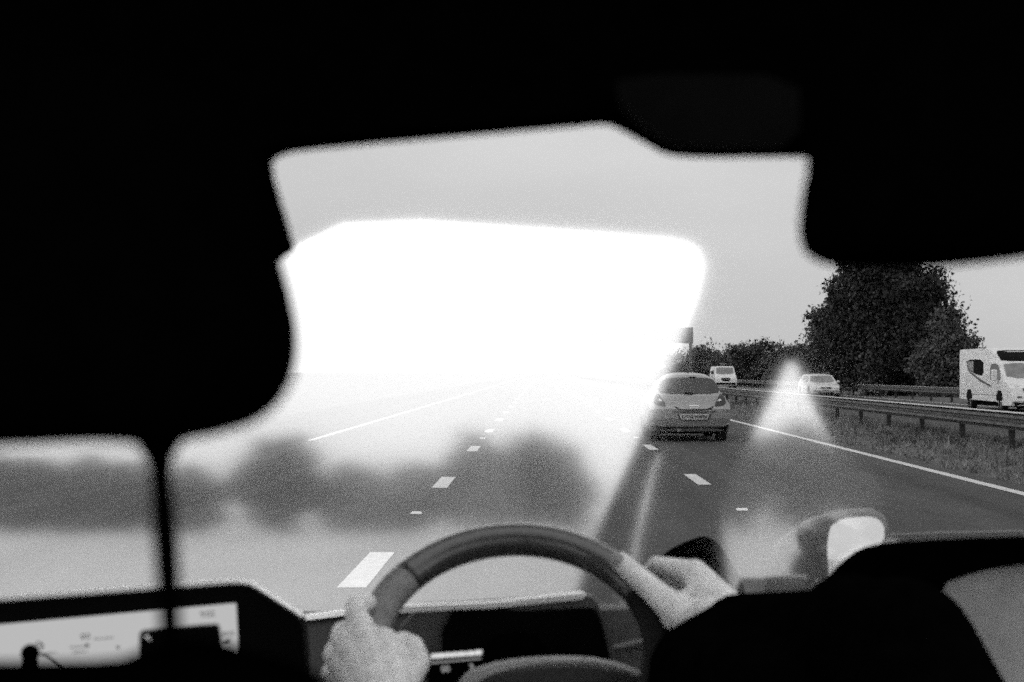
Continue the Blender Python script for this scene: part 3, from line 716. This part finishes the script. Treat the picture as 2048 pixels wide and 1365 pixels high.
cl = slab_px('instrument_cluster', smooth_outline([(800,1215),(1000,1205),(1168,1190),(1192,1198),(1212,1250),(1240,1340),(1255,1430),(800,1430)], 1), 1.93, .03, GREYP, car)
slab_px('hood_highlight', [(800,1214),(985,1206),(1165,1187),(1172,1192),(1165,1199),(985,1217),(800,1226)], 1.92, .02, PALE, cl)  # painted highlight on the hood's upper rim
slab_px('cluster_glass', smooth_outline([(884,1222),(1000,1219),(1045,1226),(1178,1218),(1196,1222),(1218,1300),(1240,1430),(884,1430)], 1), 1.915, .02, GLOSSB, cl)
slab_px('cluster_screen', [(855,1330),(1000,1317),(1060,1311),(1060,1440),(855,1440)], 1.90, .01, GLOSSB, cl)
random.seed(9)
tx = MB(); x = 862
while x < 960:
    wdt = random.uniform(3, 8); yb = 1318 - (x - 860) * .075
    patch(tx, [(x, yb), (x + wdt, yb - wdt * .07), (x + wdt, yb - 8 - random.uniform(0, 2)), (x, yb - 8 - random.uniform(0, 2))], lambda u, v: P(u, v, 1.89), thick=Vector((0, .003, 0))); x += wdt + random.uniform(.2, .9)
tx.build('lit_text_line', LIT, cl)
tx = MB(); patch(tx, [(862,1326),(975,1316),(975,1317.5),(862,1328)], lambda u, v: P(u, v, 1.888), thick=Vector((0, .003, 0))); tx.build('lit_line', LITD, cl)
text_mesh('00', .0105, LITD, cl, P(891, 1339, 1.885), (R(90), R(-4), 0), name='digits')
text_mesh('3', .0135, LITD, cl, P(943, 1337, 1.885), (R(90), R(-4), 0), name='digits')
ar = MB(); pts = [P(1030 + 32 * (1 - math.cos(math.pi * k / 12)), 1334 - 18 * math.sin(math.pi * k / 12) ** .8, 1.885) for k in range(13)]
ar.tube(pts, .0022, 8); ar.build('gauge_arc', LIT, cl)
# centre display
dsp = slab_px('display_housing', smooth_outline([(-400,1236),(0,1206),(300,1184),(470,1170),(500,1174),(560,1212),(600,1238),(607,1262),(612,1330),(612,1440),(-400,1440)], 1), 1.62, .03, GLOSSB, car, label='wide black centre screen standing on the dashboard')
slab_px('housing_highlight', [(-400,1228),(0,1196),(300,1174),(470,1162),(500,1167),(556,1203),(604,1234),(600,1240),(556,1210),(498,1172),(470,1169),(300,1182),(0,1204),(-400,1236)], 1.63, .02, PALE, dsp)  # painted highlight over the screen housing
dmp = MB()
def S_(u, v): return P(u, v, 1.605)
patch(dmp, [(-400,1288),(0,1250.5),(468,1208),(471,1210),(477,1330),(477,1440),(-400,1440)], S_, thick=Vector((0, .004, 0)))
scr = dmp.build('screen', SCREEN, dsp)
def S2(u, v): return P(u, v, 1.600)
def ink(name, polys, m=INK):
    q = MB()
    for po in polys: patch(q, po, S2, thick=Vector((0, .002, 0)))
    return q.build(name, m, scr)
def rot2(pts, cx, cy_, a=-.085): return [(cx + (x - cx) * math.cos(a) - (y - cy_) * math.sin(a), cy_ + (x - cx) * math.sin(a) + (y - cy_) * math.cos(a)) for x, y in pts]
ink('road_label', [rot2([(162,1269),(178,1269),(178,1278),(162,1278)], 170, 1273)], INK)
text_mesh('A38', .0042, SCREEN, scr, P(170, 1273.5, 1.596), (R(90), R(-5), 0), name='road_number')
def smudge(x0, x1, y, seed):
    random.seed(seed); out = []; x = x0
    while x < x1:
        wd = random.uniform(1.2, 3); h = random.uniform(1.5, 3.2); out.append([(x, y - (x-x0)*.085), (x + wd, y - (x-x0)*.085), (x + wd, y - h - (x-x0)*.085), (x, y - h - (x-x0)*.085)]); x += wd + random.uniform(.6, 1.6)
    return out
ink('place_names', smudge(188, 225, 1280, 1) + smudge(140, 172, 1297, 2) + smudge(145, 173, 1307, 3) + smudge(84, 110, 1309, 4), INKM)
ink('marker', [[(171,1289),(176,1288),(177,1293),(174,1296),(171,1293)]])
ink('marker', [[(233,1293),(238,1293),(238,1298),(233,1298)]])
ink('signal_bars', [[(446+i*3.4,1286-i*.3),(448.6+i*3.4,1286-i*.3),(448.6+i*3.4,1283-i*2.1),(446+i*3.4,1283-i*2.1)] for i in range(4)])
text_mesh('9:52', .0088, INKM, scr, P(415, 1229, 1.596), (R(90), R(-5), 0), name='clock')
text_mesh('09:52', .006, INKM, scr, P(457, 1268, 1.596), (R(90), R(-5), 0), name='arrival_time')
rg = MB(); cc = [P(78 + 8 * math.cos(a), 1293 + 9 * math.sin(a), 1.596) for a in [k * math.pi / 12 for k in range(25)]]; rg.tube(cc, .0006, 6); rg.build('speed_limit_ring', INK, scr)
text_mesh('110', .0048, INKM, scr, P(78, 1293, 1.596), (R(90), R(-3), 0), name='speed_limit')
kn = MB().ellipsoid(P(60, 1307, 1.5), (.0088, .0088, .0088)); kn.tube([P(60, 1307, 1.5), P(60, 1360, 1.5)], [.0075, .0085], 14); kn.build('knob', BLACK, car, smooth=True)
MB().tube([P(72, 1307, 1.5), P(95, 1312, 1.5), P(125, 1332, 1.5), P(180, 1350, 1.45)], .0012, 6).build('cable', BLACK, car)
# phone
ph = empty('phone', P(360, 1300, 1.3), 0, 'black phone lying upright against the screen, behind the headrest stem', 'phone')
pm_ = slab_px('phone_body', smooth_outline([(278,1268),(283,1263),(428,1250),(436,1256),(445,1340),(445,1400),(278,1400)], 1), 1.3, .009, GLOSSB, None)
pm_.parent = ph; pm_.location = -ph.location
pc = MB().ellipsoid(P(294, 1274, 1.298), (.0012, .001, .0012)); pc.tube([P(295, 1276, 1.298), P(301, 1281, 1.298)], .0004, 6); pc = pc.build('camera_glint', LIT, None); pc.parent = ph; pc.location = -ph.location
# steering wheel
Wc = P(1030, 1294, 1.75); RW = .1675; bt = math.acos(.65)
wx = Vector((1, 0, 0)); wu = Vector((0, math.sin(bt), math.cos(bt))); wnrm = wx.cross(wu)
def ring(a, rad=RW, o=0): return Wc + (wx * math.cos(a) + wu * math.sin(a)) * rad + wnrm * o
swh = empty('steering_wheel', (0, 0, 0)); swh.parent = car
def arc(a0, a1, n, rad=RW): return [ring(R(a0 + (a1 - a0) * k / n), rad) for k in range(n + 1)]
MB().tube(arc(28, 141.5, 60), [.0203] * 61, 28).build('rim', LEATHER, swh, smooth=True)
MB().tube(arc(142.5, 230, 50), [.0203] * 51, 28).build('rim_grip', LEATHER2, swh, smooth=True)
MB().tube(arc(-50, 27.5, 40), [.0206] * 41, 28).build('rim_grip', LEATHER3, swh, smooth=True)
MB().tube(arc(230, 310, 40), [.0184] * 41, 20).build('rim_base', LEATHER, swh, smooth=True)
for a in (142, 27.8): MB().tube(arc(a - .35, a + .35, 1), [.0196] * 2, 28).build('rim_seam', DARK, swh)
hub = [(900,1440),(912,1375),(935,1348),(1000,1327),(1100,1318),(1180,1320),(1240,1332),(1300,1356),(1330,1440)]
slab_px('hub_trim', smooth_outline(hub, 1), 1.73, .02, DPANEL, swh)
hb = [(930,1450),(945,1377),(975,1358),(1040,1341),(1110,1333),(1180,1333),(1240,1343),(1285,1362),(1300,1450)]
slab_px('hub', smooth_outline(hb, 1), 1.715, .03, PLAS, swh, bulge=.01, step=30)
MB().tube([P(935,1400,1.74), P(850,1400,1.75), P(765,1330,1.74)], [.02, .016, .014], 12).build('spoke', PLAS, swh, smooth=True)
MB().tube([P(1290,1410,1.74), P(1310,1360,1.75), P(1320,1300,1.74)], [.02, .016, .014], 12).build('spoke', PLAS, swh, smooth=True)
MB().tube([Wc - wnrm * .02, Wc - wnrm * .30], [.04, .035], 16).build('column', BLACK, swh)
# right-hand door: black sill, pale panel
slab_px('door_sill', [(1600,1230),(1655,1172),(1690,1135),(1730,1104),(1790,1090),(2000,1080),(2400,1072),(2400,1130),(2060,1128),(1960,1142),(1880,1170),(1860,1300),(1600,1330)], 1.6, .03, BLACK, car, smooth_it=1)
slab_px('door_panel', [(1850,1100),(2400,1100),(2400,1900),(1850,1900)], 1.64, .03, DPANEL, car)
slab_px('bonnet_edge', [(1740,1072),(1900,1066),(2400,1056),(2400,1100),(1740,1100)], 2.6, .02, PANEL, car)
slab_px('dark_streak', smooth_outline([(1318,1135),(1336,1112),(1372,1092),(1412,1078),(1440,1088),(1478,1150),(1496,1200),(1320,1215)],1), 2.42, .05, BLACK, car)  # added black shape standing in for the dark streak in the reflection
# door mirror outside
mo = empty('door_mirror', (0, 0, 0)); mo.parent = car
cushion('mirror_housing', [(1530,1215),(1532,1130),(1560,1078),(1610,1042),(1670,1022),(1740,1016),(1768,1030),(1776,1062),(1768,1092),(1700,1160),(1655,1215)], 2.45, .05, HOUSE, mo)
mg = MB(); oc = Vector((.49, 2.38, 1.2))
tgt = Vector((.05, -1, .16)).normalized(); tocam = (CAM - oc).normalized(); mnv = (tgt + tocam).normalized()
c0 = P(1712, 1095, 2.36)
def mf(u, v):
    p = P(u, v, 2.36); dd = (c0 - p).dot(mnv) / mnv.y if abs(mnv.y) > 1e-6 else 0
    return p + Vector((0, dd, 0))
patch(mg, smooth_outline([(1657,1165),(1655,1090),(1662,1056),(1690,1038),(1750,1034),(1767,1048),(1770,1072),(1758,1094),(1712,1120),(1690,1150),(1670,1180)], 1), mf, thick=Vector((0, .006, 0)))
mg.build('mirror_glass', DMIR, mo)

# ------------------------------------------------------------------ the driver
dr = empty('person', (.3, 1.15, .1), 0, 'driver in a black coat, both pale hands holding the steering wheel', 'person')
b = MB()
def cap(p, q, ra, rb): b.capsule(p, q, ra, rb, 16)
hip = Vector((.30, 1.05, .42)); chest = Vector((.30, 1.16, .80)); neck = Vector((.30, 1.20, .93)); head = Vector((.30, 1.22, 1.055))
b.ellipsoid(hip, (.17, .13, .12)); b.ellipsoid(chest, (.17, .11, .17)); cap(hip, chest, .13, .14); cap(chest, neck, .07, .05); cap(neck, head, .052, .05)
b.ellipsoid(head + Vector((0, 0, .02)), (.072, .092, .095)); b.ellipsoid(head + Vector((0, .045, -.035)), (.05, .05, .055)); b.ellipsoid(head + Vector((0, .098, -.005)), (.012, .018, .022))
for s_ in (-1, 1): b.ellipsoid(head + Vector((s_ * .074, .0, 0)), (.01, .02, .03)); 
shR = Vector((.47, 1.16, .86)); shL = Vector((.13, 1.18, .86))
elR = P(1800, 1310, 1.36); wrR = P(1462, 1236, 1.69)
elL = Vector((.0, 1.36, .90)); wrL = P(772, 1410, 1.64)
cap(chest, shR, .09, .06); cap(chest, shL, .09, .06); cap(shR, elR, .052, .042); cap(elR, wrR, .042, .027); cap(shL, elL, .052, .042); cap(elL, wrL, .042, .027)
for s_ in (-1, 1):
    kn_ = Vector((.30 + s_ * .12, 1.50, .50)); an = Vector((.30 + s_ * .10, 1.80, .16)); cap(hip + Vector((s_ * .09, 0, 0)), kn_, .08, .058); cap(kn_, an, .055, .038); cap(an, an + Vector((0, .14, .02)), .038, .03)
def chain(pts, rs):
    for i in range(len(pts) - 1): b.capsule(P(*pts[i]), P(*pts[i + 1]), rs[i], rs[i + 1], 14)
# right hand
MI, MM, MR_, ML = (1388,1146,1.795), (1404,1166,1.785), (1412,1190,1.775), (1412,1214,1.765)
w0 = (1462,1236,1.69)
chain([w0, MI], [.026, .0165]); chain([w0, MM], [.026, .0165]); chain([w0, MR_], [.026, .0165]); chain([w0, ML], [.026, .0155])
chain([MI, MR_], [.0155, .016]); chain([(1420,1200,1.745), (1372,1215,1.76)], [.026, .020])
chain([MI, (1312,1130,1.868), (1288,1158,1.90), (1284,1190,1.885)], [.0150, .0108, .0095, .0085])
chain([MM, (1335,1152,1.885), (1300,1188,1.91), (1288,1222,1.885)], [.0155, .0112, .0098, .0088])
chain([MR_, (1348,1182,1.875), (1312,1220,1.90), (1290,1246,1.870)], [.0150, .0108, .0095, .0085])
chain([ML, (1360,1212,1.86), (1326,1244,1.88), (1300,1264,1.850)], [.0135, .0098, .0085, .0075])
chain([(1430,1236,1.70), (1375,1238,1.725), (1322,1196,1.768), (1278,1157,1.790), (1241,1124,1.806)], [.024, .0215, .0162, .0136, .0124])
chain([(1378,1242,1.725), (1352,1232,1.745)], [.0225, .0185])
# left hand
w1 = (772,1410,1.64)
KI, KM, KR = (728,1278,1.70), (700,1292,1.70), (688,1322,1.70)
chain([w1, KI], [.027, .020]); chain([w1, KM], [.027, .020]); chain([w1, KR], [.027, .020]); chain([(780,1380,1.66), (760,1300,1.70)], [.03, .026]); chain([(790,1350,1.68),(770,1290,1.71)], [.026, .016])
chain([KI, (713,1232,1.715), (712,1212,1.735), (738,1206,1.775)], [.0185, .0135, .0125, .0100])
chain([KM, (680,1276,1.725), (684,1262,1.76), (720,1250,1.80)], [.018, .0120, .0112, .0090])
chain([KR, (666,1310,1.725), (670,1298,1.76), (712,1286,1.80)], [.018, .0118, .0110, .0085])
chain([(700,1350,1.69), (662,1346,1.72), (668,1335,1.75), (706,1325,1.79)], [.018, .0112, .0100, .0080])
chain([(795,1370,1.67), (836,1325,1.69), (826,1292,1.705), (806,1280,1.715)], [.024, .0140, .0120, .0100])
body = b.build('body', SKIN, dr, smooth=True)
body.parent = dr; body.location = -dr.location
rm = body.modifiers.new('remesh', 'REMESH'); rm.mode = 'VOXEL'; rm.voxel_size = .0024; rm.use_smooth_shade = True
sm_ = body.modifiers.new('smooth', 'SMOOTH'); sm_.factor = .5; sm_.iterations = 2
# thumbnail
nl = MB().ellipsoid(P(1234, 1119, 1.7945), (.0085, .0030, .0092)); nl = nl.build('fingernail', NAIL, dr, smooth=True); nl.location = -dr.location
# coat
j = MB()
def jc(p, q, ra, rb): j.capsule(p, q, ra, rb, 18)
j.ellipsoid(hip, (.20, .16, .14)); j.ellipsoid(chest, (.20, .14, .19)); jc(hip, chest, .16, .17); jc(chest, neck - Vector((0, 0, .02)), .09, .07)
jc(chest, shR, .11, .085); jc(chest, shL, .11, .085)
jc(shR, elR, .085, .070); jc(elR, P(1640, 1296, 1.50), .070, .058); jc(P(1640, 1296, 1.50), P(1478, 1262, 1.655), .058, .041)
jc(elR, P(1700,1250,1.45), .06, .05)
jc(P(1390,1345,1.60), P(1460,1300,1.62), .050, .05); jc(P(1362,1400,1.58), P(1400,1340,1.60), .040, .045); jc(P(1390,1345,1.6), P(1600,1420,1.45), .05, .07); jc(P(1430,1278,1.66), P(1380,1320,1.64), .034, .04)
jc(shL, elL, .085, .065); jc(elL, P(790, 1500, 1.60), .060, .040)
jk = j.build('coat', COAT, dr, smooth=True); jk.location = -dr.location
rm = jk.modifiers.new('remesh', 'REMESH'); rm.mode = 'VOXEL'; rm.voxel_size = .006; rm.use_smooth_shade = True
sm_ = jk.modifiers.new('smooth', 'SMOOTH'); sm_.factor = .5; sm_.iterations = 3
hr = MB().ellipsoid(head + Vector((0, -.012, .04)), (.078, .092, .088)); hr = hr.build('hair', HAIR, dr, smooth=True); hr.location = -dr.location
